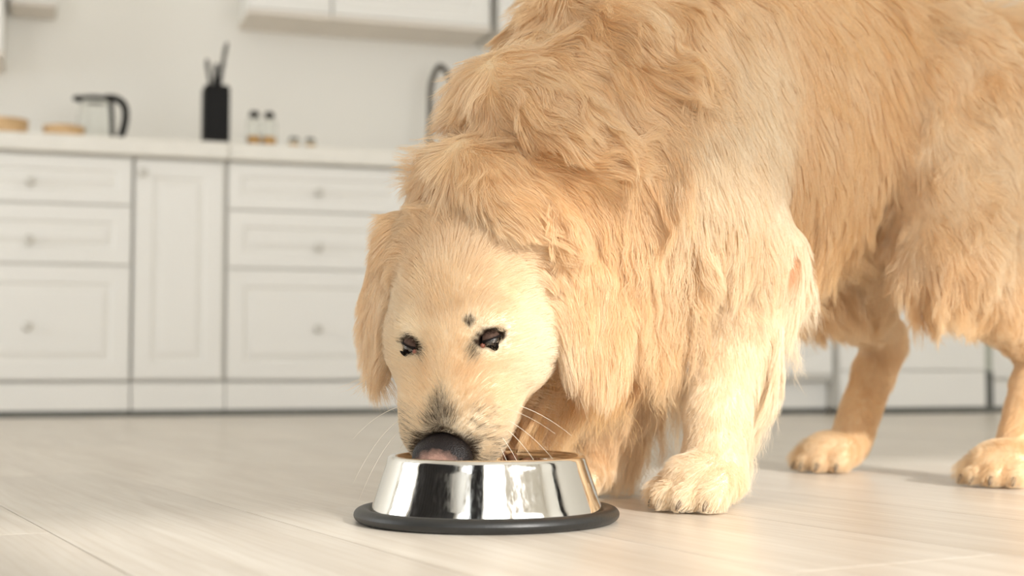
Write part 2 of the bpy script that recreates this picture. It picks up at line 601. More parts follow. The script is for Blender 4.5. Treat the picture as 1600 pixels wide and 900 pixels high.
add_tube(bm, smooth_path([(.03, 0, .178), (.065, 0, .178), (.094, 0, .155), (.098, 0, .105), (.083, 0, .045), (.064, 0, .012), (.058, 0, .03), (.054, 0, .10), (.05, 0, .165)], 40), [.0125] * 28 + [.0085] * 12, 12)
link_mesh('handle', bm, M_black, kettle, smooth=True)

block = empty('knife_block', room(.549, BO, ZC), ROOM.copy(), 'tall black knife block full of knives on the worktop', 'knife block')
bm = bmesh.new()
add_box(bm, -.043, .043, -.045, .045, 0, .205, .008)
link_mesh('block_body', bm, M_black, block)
bm = bmesh.new()
add_box(bm, -.036, .036, -.038, .038, .2052, .209)
link_mesh('bristle_insert', bm, M_charcoal, block)


def knife(x, y, z, tx, ln, r, label, mat=M_black):
    k = empty('kitchen_knife', block.matrix_world @ Vector((x, y, z)), ROOM @ Matrix.Rotation(tx, 4, 'Y').to_4x4(), label, 'knife', 'knives in the black block')
    bm = bmesh.new()
    add_tube(bm, [(0, 0, .0), (0, 0, ln * .15), (0, 0, ln * .5), (.003, 0, ln * .85), (.006, 0, ln)], [r * .8, r, r * .9, r * 1.1, r * .7], 10, .6)
    link_mesh('handle', bm, mat, k, smooth=True)
    bm = bmesh.new()
    add_box(bm, -r * 1.0, r * 1.0, -.0012, .0012, -.08, .0)
    link_mesh('blade', bm, M_steel, k)


M_kgrey = material('grey knife handle', lin(72, 70, 64), .5, metal=.2, noise=.05)
knife(.012, .0, .209, .12, .155, .0085, 'tallest knife in the black block, grey handled', M_kgrey)
knife(-.014, .012, .209, -.22, .095, .009, 'knife leaning left in the black block, grey handled', M_kgrey)
knife(-.004, -.015, .209, -.03, .075, .0095, 'short black-handled knife in the middle of the block')
knife(.006, -.02, .209, .14, .085, .009, 'short black-handled knife leaning right in the block')


def jar(a, h, r, fill, mat, lidr, label, group):
    j = empty('spice_jar', room(a, BO + .02, ZC), ROOM.copy(), label, 'jar', group)
    bm = bmesh.new()
    add_lathe(bm, [(0, .0), (r, .0), (r, h * .74), (r * .8, h * .82), (r * .72, h * .84), (r * .70, h * .83), (r * .93, h * .74), (r * .93, .004), (0, .004)], 28)
    link_mesh('glass_body', bm, M_glass, j, smooth=True)
    bm = bmesh.new()
    add_lathe(bm, [(0, .0045), (r * .9, .0045), (r * .9, h * fill), (0, h * fill + .003)], 28)
    link_mesh('spice', bm, mat, j)
    bm = bmesh.new()
    add_lathe(bm, [(0, h * .841), (lidr, h * .841), (lidr, h * .97), (lidr * .8, h), (0, h)], 28)
    link_mesh('lid', bm, M_black, j)


jar(.681, .135, .0248, .36, M_spice, .0165, 'tall glass jar of orange spice with black lid, nearer the knife block', 'tall spice jars')
jar(.733, .135, .0248, .36, M_spice, .0165, 'tall glass jar of orange spice with black lid, farther from the knife block', 'tall spice jars')
jar(.818, .052, .020, .62, M_dark_spice, .0165, 'small squat jar with black lid, left of the little pair', 'small squat jars')
jar(.875, .052, .020, .62, M_dark_spice, .0165, 'small squat jar with black lid, right of the little pair', 'small squat jars')

ft = BF + .46
fa, fz = ab(672, 200, ft)
_, ftop = ab(686, 106, ft)
tap = empty('kitchen_tap', room(fa, ft, ZC), ROOM.copy(), 'dark arched kitchen tap rising beside the dog neck', 'tap')
bm = bmesh.new()
hh = ftop - ZC
add_tube(bm, smooth_path([(0, 0, .02), (0, 0, hh * .6), (.004, -.005, hh * .85), (.03, -.03, hh), (.062, -.06, hh * .86), (.068, -.066, hh * .7)], 28), .011, 12)
link_mesh('spout', bm, M_tap, tap, smooth=True)
bm = bmesh.new()
add_lathe(bm, [(0, 0), (.027, 0), (.027, .006), (.018, .012), (.016, .05), (0, .05)], 28)
link_mesh('base', bm, M_tap, tap)
bm = bmesh.new()
add_tube(bm, [(.0, 0, .04), (.05, 0, .055), (.08, 0, .075)], [.008, .007, .006], 10)
link_mesh('lever', bm, M_tap, tap, smooth=True)

# dark drapes added behind the camera to darken bands of the bowl's reflection
def added_drape(p0, p1, label):
    bm = bmesh.new()
    n = 90
    p0, p1 = Vector(p0), Vector(p1)
    side = (p1 - p0).cross(Vector((0, 0, 1))).normalized()
    pts = [p0 + (p1 - p0) * i / n + side * (.028 * math.sin(i * 1.25) + .01 * math.sin(i * 2.9)) for i in range(n + 1)]
    lo = [[bm.verts.new(p + side * s + Vector((0, 0, .02))) for p in pts] for s in (0, .004)]
    hi = [[bm.verts.new(p + side * s + Vector((0, 0, 2.9))) for p in pts] for s in (0, .004)]
    for i in range(n):
        bm.faces.new((lo[0][i], lo[0][i + 1], hi[0][i + 1], hi[0][i]))
        bm.faces.new((lo[1][i + 1], lo[1][i], hi[1][i], hi[1][i + 1]))
    o = link_mesh('added_drape', bm, M_charcoal, smooth=True, matrix=ROOM.copy())
    tag(o, label, 'added_drape', 'added dark drapes')


added_drape((-2.2, WB + .1, 0), (-1.04, WB + .1, 0), 'wide charcoal drape added between the two tall windows to darken the bowl reflection')
added_drape((RA0 + .1, -2.2, 0), (RA0 + .1, 2.3, 0), 'very wide charcoal drape added along the left wall to darken the bowl reflection')
added_drape((RA1 - .1, -.55, 0), (RA1 - .1, -.15, 0), 'narrow charcoal drape added on the right wall for a dark stripe in the bowl')

# ------------------------------------------------------------------ feeding bowl
M_chrome = bpy.data.materials.new('polished bowl steel')
M_chrome.use_nodes = True
_nt = M_chrome.node_tree
_p = _nt.nodes['Principled BSDF']
_p.inputs['Base Color'].default_value = (.80, .79, .76, 1)
_p.inputs['Metallic'].default_value = 1
_tc = _nt.nodes.new('ShaderNodeTexCoord')
_mp = _nt.nodes.new('ShaderNodeMapping'); _mp.inputs['Scale'].default_value = (160, 160, 5)
_n = _nt.nodes.new('ShaderNodeTexNoise'); _n.inputs['Scale'].default_value = 2; _n.inputs['Detail'].default_value = 4
_mr = _nt.nodes.new('ShaderNodeMapRange'); _mr.inputs['From Min'].default_value = .35; _mr.inputs['From Max'].default_value = .75
_mr.inputs['To Min'].default_value = .05; _mr.inputs['To Max'].default_value = .16
_nt.links.new(_tc.outputs['Object'], _mp.inputs['Vector']); _nt.links.new(_mp.outputs['Vector'], _n.inputs['Vector'])
_nt.links.new(_n.outputs['Fac'], _mr.inputs['Value']); _nt.links.new(_mr.outputs['Result'], _p.inputs['Roughness'])
M_rubber = material('black rubber ring', lin(34, 34, 33), .42, noise=.08, nscale=60, bump=.1, bscale=300)
M_kibble = material('brown kibble', lin(92, 58, 32), .75, noise=.25, nscale=150, bump=.4, bscale=200)

BC = at(760.5, 803, 1.459)
BC.z = 0
bowl = empty('feeding_bowl', BC, None, 'stainless steel dog bowl with a black rubber base ring under the muzzle', 'bowl')
bm = bmesh.new()
prof = [(.119, .007), (.1185, .009), (.1175, .012)]
for i in range(9):
    t = i / 8
    prof.append((.1172 - .0152 * t, .014 + .0455 * t))
prof += [(.1014, .0625), (.1002, .0652), (.0978, .0668), (.0950, .0664), (.0932, .0645), (.0925, .062)]
for i in range(9):
    t = i / 8
    prof.append((.0925 - .008 * t, .062 - .036 * t))
prof += [(.080, .0205), (.072, .0172), (.05, .016), (0, .016)]
add_lathe(bm, prof, 128)
link_mesh('steel_shell', bm, M_chrome, bowl, smooth=True)
bm = bmesh.new()
prof = []
for i in range(20):
    a = 2 * math.pi * i / 20
    prof.append((.1262 + .0088 * math.cos(a), .0075 + .0072 * math.sin(a)))
prof.append(prof[0])
add_lathe(bm, prof, 96)
add_lathe(bm, [(.121, .003), (.116, .003), (.116, .0085), (.1215, .0085)], 96)
link_mesh('rubber_ring', bm, M_rubber, bowl, smooth=True)
bm = bmesh.new()
for i in range(240):
    r = .083 * math.sqrt(random.random()); a = random.random() * 6.283
    z = .0225 + random.random() * .012 + max(0, r * math.sin(a)) * (.34 if r * math.cos(a) > -.02 else .1)
    r = min(r, .0845 + (z - .026) * .222 - .0085 if z > .026 else .068)
    if r * math.cos(a) < -.0 and r * math.sin(a) < .03: z = .0205
    mt = Matrix.Translation((r * math.cos(a), r * math.sin(a), z)) @ Matrix.Rotation(random.random() * 3, 4, 'X') @ Matrix.Rotation(random.random() * 3, 4, 'Y') @ Matrix.Diagonal((.0075, .0075, .0045, 1))
    bmesh.ops.create_icosphere(bm, subdivisions=1, radius=1, matrix=mt)
o = link_mesh('kibble', bm, M_kibble, smooth=True, matrix=Matrix.Translation(BC))
tag(o, 'brown dry kibble lying in the steel bowl', 'dog food', kind='stuff')


# ------------------------------------------------------------------ the dog: one signed-distance body, meshed once
BASE = np.array([.36, 1.83, 0.0])
DU = np.array([-.741, -.671, 0.0])                    # forward
DL = np.array([.671, -.741, 0.0])                     # the dog's left
DZ = np.array([0, 0, 1.0])


def D(f, l, z):
    return BASE + DU * f + DL * l + DZ * z


HO = np.array(at(696, 532, 1.425))                     # between the eyes
HF = np.array([-.150, -.20, -.965]); HF /= np.linalg.norm(HF)
HU = np.array([-.31, -.92, .22]); HU -= HF * HU.dot(HF); HU /= np.linalg.norm(HU)
HL = np.cross(HU, HF)
_ro = math.radians(-4)
HL, HF = HL * math.cos(_ro) + HF * math.sin(_ro), HF * math.cos(_ro) - HL * math.sin(_ro)


def Hd(f, l, u):
    return HO + HF * f + HL * l + HU * u


HR = np.stack([HF, HL, HU], 1)
DR = np.stack([DU, DL, DZ], 1)
EYE_F = {1: -.0055, -1: .001}                          # the head is tipped: its left eye sits a touch higher
PR = []                                                # primitives


def orth(x, y):
    x = np.array(x, float); x /= np.linalg.norm(x)
    y = np.array(y, float); y -= x * x.dot(y); y /= np.linalg.norm(y)
    return np.stack([x, y, np.cross(x, y)], 1)


# fur(flow, length, wave, clump, tint, density, thickness)
def fur(flow, ln, wave=.3, clump=.5, tint=0.0, dens=1.0, lift=.35, r=.00017, grav=.3):
    return dict(flow=flow, ln=ln, wave=wave, clump=clump, tint=tint, dens=dens, lift=lift, r=r, grav=grav)


def ell(c, r, k, F, R=None, sub=False):
    PR.append(dict(t='e', c=np.array(c, float), r=np.array(r, float), R=np.eye(3) if R is None else R, k=k, F=F, sub=sub))


def cap(a, b, ra, rb, k, F):
    PR.append(dict(t='c', a=np.array(a, float), b=np.array(b, float), ra=ra, rb=rb, k=k, F=F, sub=False))


def chain(pts, rad, k, F):
    for i in range(len(pts) - 1):
        cap(pts[i], pts[i + 1], rad[i], rad[i + 1], k, F)


def vec(f, l, z):
    v = DU * f + DL * l + DZ * z
    return v / np.linalg.norm(v)


def hvec(f, l, u):
    v = HF * f + HL * l + HU * u
    return v / np.linalg.norm(v)


# fur kinds.  tint: 0 = cream, 1 = golden
F_rib = fur(vec(-.45, 0, -1), .050, .16, .45, .62, grav=.35, lift=.16)
F_loin = fur(vec(-.35, 0, -1), .058, .2, .5, .68, grav=.35, lift=.16)
F_shoulder = fur(vec(-.45, 0, -.9), .030, .14, .3, .14, 1.4, grav=.2, lift=.16)  # tint kept pale to paint in the sunlit highlight on the shoulder
F_wither = fur(vec(-1, 0, -.6), .052, .3, .5, .60, lift=.2)
F_chest = fur(vec(.1, 0, -1), .105, .65, .72, .78, grav=.7, lift=.25)  # deeper tint paints in the shade that the head throws on the chest
F_fore = fur(vec(-.15, 0, -1), .016, .12, .12, .08, 1.8, grav=.1, lift=.16, r=.00014)
F_elbow = fur(vec(-.35, 0, -1), .024, .2, .3, .3, 1.4, lift=.2)
F_paw = fur(vec(.75, 0, -.6), .013, .12, .2, .15, 2.2, grav=.0, lift=.2, r=.00013)
F_hpaw = fur(vec(.75, 0, -.6), .013, .12, .2, .38, 2.2, grav=.0, lift=.2, r=.00013)  # paw coat with a deeper tint, standing in for shadow on the hind paws
F_thigh = fur(vec(-.5, 0, -.9), .036, .55, .5, .42, 1.2, grav=.2, lift=.2)
F_shin = fur(vec(-.5, 0, -.9), .020, .3, .3, .48, 1.5, grav=.15, lift=.18)  # tint raised to paint the hind legs as shadowed
F_hock = fur(vec(.1, 0, -1), .013, .15, .25, .62, 1.8, grav=.1, lift=.18, r=.00014)  # tint raised here too, for the hind-leg shadow
F_neck = fur('neck', .052, .55, .55, .55, 1.1, grav=.25, lift=.24)
F_throat = fur(vec(-.1, 0, -1), .095, .35, .65, .85, grav=.6, lift=.25)  # deeper tint carries the shade under the head
F_skull = fur('face', .018, .10, .30, .30, 2.6, grav=.0, lift=.19, r=.00012)
F_muzz = fur('face', .0088, .06, .12, .22, 3.4, grav=.0, lift=.2, r=.00010)
F_cheek = fur('face', .017, .10, .30, .18, 2.6, grav=.0, lift=.20, r=.00011)
F_ear = fur(np.array([.02, -.05, -1.0]), .032, .2, .35, .55, 1.7, grav=.3, lift=.14, r=.00014)
F_tail = fur(vec(-.8, 0, -.7), .09, .4, .6, .6)

# trunk
ell(D(.11, 0, .465), (.25, .132, .190), .05, F_rib, DR)
ell(D(.29, 0, .385), (.13, .118, .15), .06, F_chest, DR)
ell(D(.36, 0, .33), (.085, .085, .105), .05, F_chest, DR)
ell(D(-.13, 0, .530), (.22, .115, .152), .06, F_loin, DR)
ell(D(-.28, 0, .560), (.175, .122, .155), .05, F_thigh, DR)
ell(D(.14, 0, .595), (.22, .085, .078), .06, F_wither, DR)
# neck
NK = [Hd(-.125, .006, -.085), D(.415, .0, .415), D(.325, .005, .48), D(.235, 0, .525)]
chain(NK, [.075, .086, .101, .110], .05, F_neck)
chain([Hd(-.03, 0, -.145), D(.38, -.02, .33), D(.34, 0, .32)], [.058, .085, .09], .05, F_throat)
# shoulders, forelegs
for s in (1, -1):
    ell(D(.255, s * .098, .415), (.082, .046, .135), .035, F_shoulder, orth(DU + DZ * .25, DL) @ np.eye(3))
    chain([D(.31, s * .092, .355), D(.20, s * .092, .285)], [.062, .056], .035, F_shoulder)
    el, wr, pa = D(.188, s * .084, .272), D(.244, s * .078, .108), D(.264, s * .090, .050)
    md = el * .55 + wr * .45
    chain([el, md, wr], [.050, .042, .032], .02, F_fore)
    cap(D(.163, s * .088, .272), D(.188, s * .085, .25), .026, .034, .02, F_elbow)
    cap(wr, pa, .0300, .0300, .015, F_fore)
    cap(D(.243, s * .078, .085), D(.235, s * .078, .078), .016, .014, .012, F_fore)
    ell(D(.288, s * .096, .034), (.044, .037, .028), .014, F_paw, DR)
    for i, (dl, df) in enumerate(((-.031, .022), (-.011, .036), (.011, .036), (.031, .022))):
        cap(D(.292 + df * .35, s * .096 + dl * .85, .033), D(.298 + df, s * .096 + dl * 1.17, .0170), .0150, .0135, .0035, F_paw)
# hind legs  (stifle, hock, paw as posed)
HIND = {1: ((-.165, .128, .310), (-.372, .148, .172), (-.292, .152, .045), (-.252, .152)),
        -1: ((-.225, -.108, .305), (-.412, -.132, .195), (-.345, -.150, .045), (-.300, -.152))}
for s in (1, -1):
    st, hk, an, pw = HIND[s]
    hip = D(-.27, s * .087, .52)
    stp, hkp, anp = D(*st), D(*hk), D(*an)
    ell((hip * .55 + stp * .45) + DL * s * .012 - DU * .015, (.14, .054, .185), .045, F_thigh, orth(DU - DZ * .1, DL))
    chain([hip, stp], [.105, .068], .04, F_thigh)
    cap(hip - DU * .09 - DZ * .04, stp - DU * .085 - DZ * .02, .07, .05, .04, F_thigh)
    m2 = stp * .5 + hkp * .5 - DU * .012
    chain([stp, m2, hkp], [.062, .040, .0265], .025, F_shin)
    cap(hkp - DU * .006 + DZ * .01, hkp * .7 + anp * .3, .024, .024, .012, F_hock)
    chain([hkp, anp], [.026, .027], .014, F_hock)
    ell(D(pw[0], pw[1], .031), (.048, .036, .026), .014, F_hpaw, DR)
    for dl, df in ((-.030, .022), (-.0105, .034), (.0105, .034), (.030, .022)):
        cap(D(pw[0] + .006 + df * .35, pw[1] + dl * .85, .031), D(pw[0] + .010 + df, pw[1] + dl * 1.17, .0160), .0145, .0128, .0035, F_hpaw)
# tail
chain([D(-.40, 0, .62), D(-.48, .0, .66), D(-.56, .02, .68), D(-.66, .04, .64)], [.045, .032, .024, .014], .03, F_tail)
# neck rolls: folds of loose coat lying across the neck
def roll(p0, p1, w, rr, rad, lo, hi, n=7):
    ax = p1 - p0; ax /= np.linalg.norm(ax)
    c = p0 + (p1 - p0) * w
    side = DL - ax * ax.dot(DL); side /= np.linalg.norm(side)
    upv = np.cross(side, ax)
    if upv.dot(HU) < 0: upv = -upv
    pts = []
    for i in range(n):
        a = math.radians(lo + (hi - lo) * i / (n - 1))
        pts.append(c + (side * math.sin(a) + upv * math.cos(a)) * rad - ax * .02 * abs(math.sin(a)))
    chain(pts, [rr * .6] + [rr] * (n - 2) + [rr * .6], .012, F_neck)


roll(NK[0], NK[1], .35, .029, .077, -110, 115, 9)
roll(NK[0], NK[1], 1.0, .031, .089, -100, 110, 9)
roll(NK[1], NK[2], .9, .031, .100, -90, 105, 9)

# head
ell(Hd(-.072, 0, -.060), (.084, .074, .062), .02, F_skull, HR)
ell(Hd(-.058, 0, -.034), (.052, .056, .041), .025, F_skull, HR)
for s in (1, -1):
    ell(Hd(-.018, s * .034, -.017), (.024, .021, .0155), .012, F_skull, HR)
    ell(Hd(-.018, s * .045, -.066), (.055, .038, .047), .022, F_cheek, HR)
    ell(Hd(.030, s * .031, -.060), (.045, .029, .040), .020, F_cheek, HR)
    ell(Hd(.064, s * .026, -.050), (.046, .0295, .036), .014, F_muzz, HR)
cap(Hd(.0, 0, -.042), Hd(.086, 0, -.040), .038, .028, .02, F_muzz)
cap(Hd(-.005, 0, -.014), Hd(.086, 0, -.019), .0175, .0125, .016, F_muzz)
cap(Hd(-.02, 0, -.100), Hd(.066, 0, -.082), .030, .019, .016, F_muzz)
for s in (1, -1):                                     # eye sockets
    ell(Hd(-.002 + EYE_F[s], s * .0425, -.0150), (.0070, .0168, .009), .006, F_skull, HR @ orth([1, s * .5, 0], [-.5 * s, 1, 0]), sub=True)
for s in (1, -1):                                     # ruff behind the ears
    ell(Hd(-.118, s * .052, -.085), (.050, .046, .055), .03, F_neck, HR)
ell(Hd(.108, 0, -.012), (.022, .024, .020), .004, F_skull, HR, sub=True)      # seat of the nose leather
# ears
EL_c, ER_c = np.array(at(918, 474, 1.490)), np.array(at(606, 458, 1.535))
EL_R = orth(np.array([.25, -.95, .12]), np.array([.94, .27, .10]))
ER_R = orth(np.array([-.72, -.70, .10]), np.array([.70, -.72, .02]))
cap(Hd(-.088, .058, -.055), EL_c + np.array([-.022, .006, .062]), .022, .020, .015, F_ear)
ell(EL_c, (.0125, .046, .080), .012, F_ear, EL_R)
ell(EL_c + np.array([.002, -.002, -.030]), (.0125, .033, .048), .010, F_ear, EL_R)
cap(Hd(-.086, -.060, -.050), ER_c + np.array([.012, .006, .066]), .018, .016, .015, F_ear)
ell(ER_c, (.012, .028, .080), .012, F_ear, ER_R)
ell(ER_c + np.array([-.004, 0, -.034]), (.012, .026, .050), .010, F_ear, ER_R)


def prim_d(q, P):
    if q['t'] == 'e':
        x = (P - q['c']) @ q['R']
        k0 = np.linalg.norm(x / q['r'], axis=-1)
        k1 = np.linalg.norm(x / (q['r'] ** 2), axis=-1) + 1e-9
        return k0 * (k0 - 1) / k1
    ab_ = q['b'] - q['a']
    t = np.clip((P - q['a']) @ ab_ / ab_.dot(ab_), 0, 1)
    return np.linalg.norm(P - q['a'] - t[..., None] * ab_, axis=-1) - (q['ra'] + (q['rb'] - q['ra']) * t)


def prim_box(q):
    if q['t'] == 'e':
        e = np.sqrt(((q['R'] * q['r']) ** 2).sum(1))
        return q['c'] - e, q['c'] + e
    m = max(q['ra'], q['rb'])
    return np.minimum(q['a'], q['b']) - m, np.maximum(q['a'], q['b']) + m


VOX = .0050
G0 = np.array([-.25, 1.27, -.01]); G1 = np.array([1.02, 2.42, .80])
NX, NY, NZ = [int(v) for v in np.ceil((G1 - G0) / VOX)]
field = np.full((NX, NY, NZ), .12, np.float32)
for q in PR:
    lo, hi = prim_box(q)
    i0 = np.maximum(np.floor((lo - .055 - G0) / VOX).astype(int), 0)
    i1 = np.minimum(np.ceil((hi + .055 - G0) / VOX).astype(int), [NX, NY, NZ])
    xs, ys, zs = [G0[i] + VOX * np.arange(i0[i], i1[i]) for i in range(3)]
    P = np.stack(np.meshgrid(xs, ys, zs, indexing='ij'), -1)
    d = prim_d(q, P).astype(np.float32)
    sl = tuple(slice(a, b) for a, b in zip(i0, i1))
    f0, k = field[sl], q['k']
    if q['sub']:
        h = np.maximum(k - np.abs(f0 + d), 0) / k
        field[sl] = np.maximum(f0, -d) + h * h * k * .25
    else:
        h = np.maximum(k - np.abs(f0 - d), 0) / k
        field[sl] = np.minimum(f0, d) - h * h * k * .25
# nothing below the floor
zz = G0[2] + VOX * np.arange(NZ)
field = np.maximum(field, (.002 - zz)[None, None, :].astype(np.float32))


def surface_nets(f, origin, vox):
    s = f < 0
    nx, ny, nz = f.shape
    corners = [(i, j, k) for i in (0, 1) for j in (0, 1) for k in (0, 1)]
    cs = [s[i:nx - 1 + i, j:ny - 1 + j, k:nz - 1 + k] for i, j, k in corners]
    cnt = sum(c.astype(np.int8) for c in cs)
    act = (cnt > 0) & (cnt < 8)
    idx = np.argwhere(act)
    vid = np.full(act.shape, -1, np.int64)
    vid[act] = np.arange(len(idx))
    acc = np.zeros((len(idx), 3)); num = np.zeros(len(idx))
    cf = [f[idx[:, 0] + i, idx[:, 1] + j, idx[:, 2] + k] for i, j, k in corners]
    for a in range(8):
        for b in range(a + 1, 8):
            if sum(abs(x - y) for x, y in zip(corners[a], corners[b])) != 1: continue
            fa, fb = cf[a], cf[b]
            m = (fa < 0) != (fb < 0)
            t = np.where(m, fa / np.where(m, fa - fb, 1), 0)
            p = np.array(corners[a])[None] + t[:, None] * (np.array(corners[b]) - np.array(corners[a]))[None]
            acc += p * m[:, None]; num += m
    V = origin + vox * (idx + acc / num[:, None])
    quads = []
    for ax in range(3):
        sh = [slice(None)] * 3
        a_ = [slice(1, -1)] * 3; a_[ax] = slice(0, -1)
        b_ = [slice(1, -1)] * 3; b_[ax] = slice(1, None)
        sa, sb = s[tuple(a_)], s[tuple(b_)]
        e = np.argwhere(sa != sb)
        inside = sa[tuple(e.T)]
        e[:, [i for i in range(3) if i != ax]] += 1
        o1, o2 = [(1, 2), (2, 0), (0, 1)][ax]
        def cell(d1, d2):
            c = e.copy(); c[:, o1] -= d1; c[:, o2] -= d2
            return vid[tuple(c.T)]
        q_ = np.stack([cell(1, 1), cell(0, 1), cell(0, 0), cell(1, 0)], 1)
        q_[~inside] = q_[~inside][:, ::-1]
        quads.append(q_)
    return V, np.concatenate(quads)


V, Q = surface_nets(field, G0, VOX)
grad = np.stack(np.gradient(field, VOX), -1).astype(np.float32)


def sample(arr, P):
    g = (P - G0) / VOX
    g = np.clip(g, 0, np.array([NX, NY, NZ]) - 1.001)
    i = g.astype(int); t = g - i
    out = 0
    for a in (0, 1):
        for b in (0, 1):
            for c in (0, 1):
                w = (t[:, 0] if a else 1 - t[:, 0]) * (t[:, 1] if b else 1 - t[:, 1]) * (t[:, 2] if c else 1 - t[:, 2])
                v = arr[i[:, 0] + a, i[:, 1] + b, i[:, 2] + c]
                out = out + (v * w if v.ndim == 1 else v * w[:, None])
    return out


def mesh_from(name, V, Q, mat, parent=None):
    me = bpy.data.meshes.new(name)
    me.from_pydata(V.tolist(), [], Q.tolist())
    me.materials.append(mat)
    me.polygons.foreach_set('use_smooth', [True] * len(me.polygons))
    me.update()
    o = bpy.data.objects.new(name, me)
    C.objects.link(o)
    o.parent = parent
    return o


M_skin = material('golden undercoat', lin(206, 164, 108), .9)
_va = M_skin.node_tree.nodes.new('ShaderNodeAttribute'); _va.attribute_name = 'undercoat'
M_skin.node_tree.links.new(_va.outputs['Color'], M_skin.node_tree.nodes['Principled BSDF'].inputs['Base Color'])
M_skin.node_tree.nodes['Principled BSDF'].inputs['Specular IOR Level'].default_value = .15
dog = mesh_from('golden_retriever', V, Q, M_skin)
tag(dog, 'pale golden long-haired dog with its muzzle lowered into the steel bowl', 'dog')

# nose leather ------------------------------------------------------
def local_nets(prims, lo, hi, vox):
    lo, hi = np.array(lo), np.array(hi)
    n = np.ceil((hi - lo) / vox).astype(int)
    P = np.stack(np.meshgrid(*[lo[i] + vox * np.arange(n[i]) for i in range(3)], indexing='ij'), -1)
    f = np.full(P.shape[:3], 1.0)
    for t, c, r, k, sub in prims:
        if t == 'e':
            x = P - np.array(c); r = np.array(r)
            k0 = np.linalg.norm(x / r, axis=-1); k1 = np.linalg.norm(x / r ** 2, axis=-1) + 1e-9
            d = k0 * (k0 - 1) / k1
        else:
            a, b = np.array(c[0]), np.array(c[1])
            tt = np.clip((P - a) @ (b - a) / (b - a).dot(b - a), 0, 1)
            d = np.linalg.norm(P - a - tt[..., None] * (b - a), axis=-1) - (r[0] + (r[1] - r[0]) * tt)
        if sub:
            h = np.maximum(k - np.abs(f + d), 0) / k; f = np.maximum(f, -d) + h * h * k * .25
        else:
            h = np.maximum(k - np.abs(f - d), 0) / k; f = np.minimum(f, d) - h * h * k * .25
    return surface_nets(f, lo, vox)


HM = Matrix(((HF[0], HL[0], HU[0], HO[0]), (HF[1], HL[1], HU[1], HO[1]), (HF[2], HL[2], HU[2], HO[2]), (0, 0, 0, 1)))
M_nose = bpy.data.materials.new('nose leather')
M_nose.use_nodes = True
_nt = M_nose.node_tree; _N, _K = _nt.nodes.new, _nt.links.new
_p = _nt.nodes['Principled BSDF']
_tc = _N('ShaderNodeTexCoord')
_vo = _N('ShaderNodeTexVoronoi'); _vo.inputs['Scale'].default_value = 900
_K(_tc.outputs['Object'], _vo.inputs['Vector'])
_bp = _N('ShaderNodeBump'); _bp.inputs['Strength'].default_value = .8; _bp.inputs['Distance'].default_value = .0006; _bp.invert = True
_K(_vo.outputs['Distance'], _bp.inputs['Height']); _K(_bp.outputs['Normal'], _p.inputs['Normal'])
_sp = _N('ShaderNodeSeparateXYZ'); _K(_tc.outputs['Object'], _sp.inputs[0])
# pink-brown patch in the middle of the leather, black towards the rims
_vm = _N('ShaderNodeVectorMath'); _vm.operation = 'SUBTRACT'; _vm.inputs[1].default_value = (.0985, 0, -.012)
_K(_tc.outputs['Object'], _vm.inputs[0])
_vs = _N('ShaderNodeVectorMath'); _vs.operation = 'MULTIPLY'; _vs.inputs[1].default_value = (.60 / .0095, .60 / .0155, .60 / .030)
_K(_vm.outputs['Vector'], _vs.inputs[0])
_ln = _N('ShaderNodeVectorMath'); _ln.operation = 'LENGTH'; _K(_vs.outputs['Vector'], _ln.inputs[0])
_ns = _N('ShaderNodeTexNoise'); _ns.inputs['Scale'].default_value = 220; _K(_tc.outputs['Object'], _ns.inputs['Vector'])
_ad = _N('ShaderNodeMath'); _ad.operation = 'MULTIPLY_ADD'; _K(_ns.outputs['Fac'], _ad.inputs[0]); _ad.inputs[1].default_value = .40; _K(_ln.outputs['Value'], _ad.inputs[2])
_rp = _N('ShaderNodeValToRGB')
_rp.color_ramp.elements[0].position = .48; _rp.color_ramp.elements[0].color = lin(176, 138, 122)
_rp.color_ramp.elements[1].position = .98; _rp.color_ramp.elements[1].color = lin(30, 24, 23)
_mr = _N('ShaderNodeMapRange'); _mr.inputs['From Max'].default_value = 1.0
_K(_ad.outputs['Value'], _rp.inputs['Fac'])
_K(_rp.outputs['Color'], _p.inputs['Base Color'])
_p.inputs['Roughness'].default_value = .42
_p.inputs['Specular IOR Level'].default_value = .28

nv, nq = local_nets([
    ('e', (.090, 0, -.021), (.017, .0195, .014), .006, False),
    ('e', (.093, .0125, -.022), (.014, .0105, .0125), .006, False),
    ('e', (.093, -.0125, -.022), (.014, .0105, .0125), .006, False),
    ('e', (.095, 0, -.032), (.010, .008, .010), .006, False),
    ('e', (.090, 0, -.0175), (.0175, .020, .0125), .006, False),
    ('c', ((.110, .0085, -.021), (.100, .0125, -.024)), (.0040, .0030), .003, True),
    ('c', ((.110, -.0085, -.021), (.100, -.0125, -.024)), (.0040, .0030), .003, True),
    ('c', ((.101, .014, -.025), (.093, .0235, -.030)), (.0022, .0018), .002, True),
    ('c', ((.101, -.014, -.025), (.093, -.0235, -.030)), (.0022, .0018), .002, True),
    ('c', ((.111, 0, -.022), (.104, 0, -.040)), (.0012, .0012), .002, True),
], (.068, -.030, -.048), (.115, .030, .006), .0008)
me = bpy.data.meshes.new('nose')
me.from_pydata(nv.tolist(), [], nq.tolist()); me.materials.append(M_nose)
me.polygons.foreach_set('use_smooth', [True] * len(me.polygons)); me.update()
nose = bpy.data.objects.new('nose', me); C.objects.link(nose)
nose.parent = dog; nose.matrix_local = HM @ Matrix.Translation((.003, 0, .001)) @ Matrix.Diagonal((1.22, 1.34, 1.15, 1))
nose['label'] = 'dark brown nose with a pink worn patch'

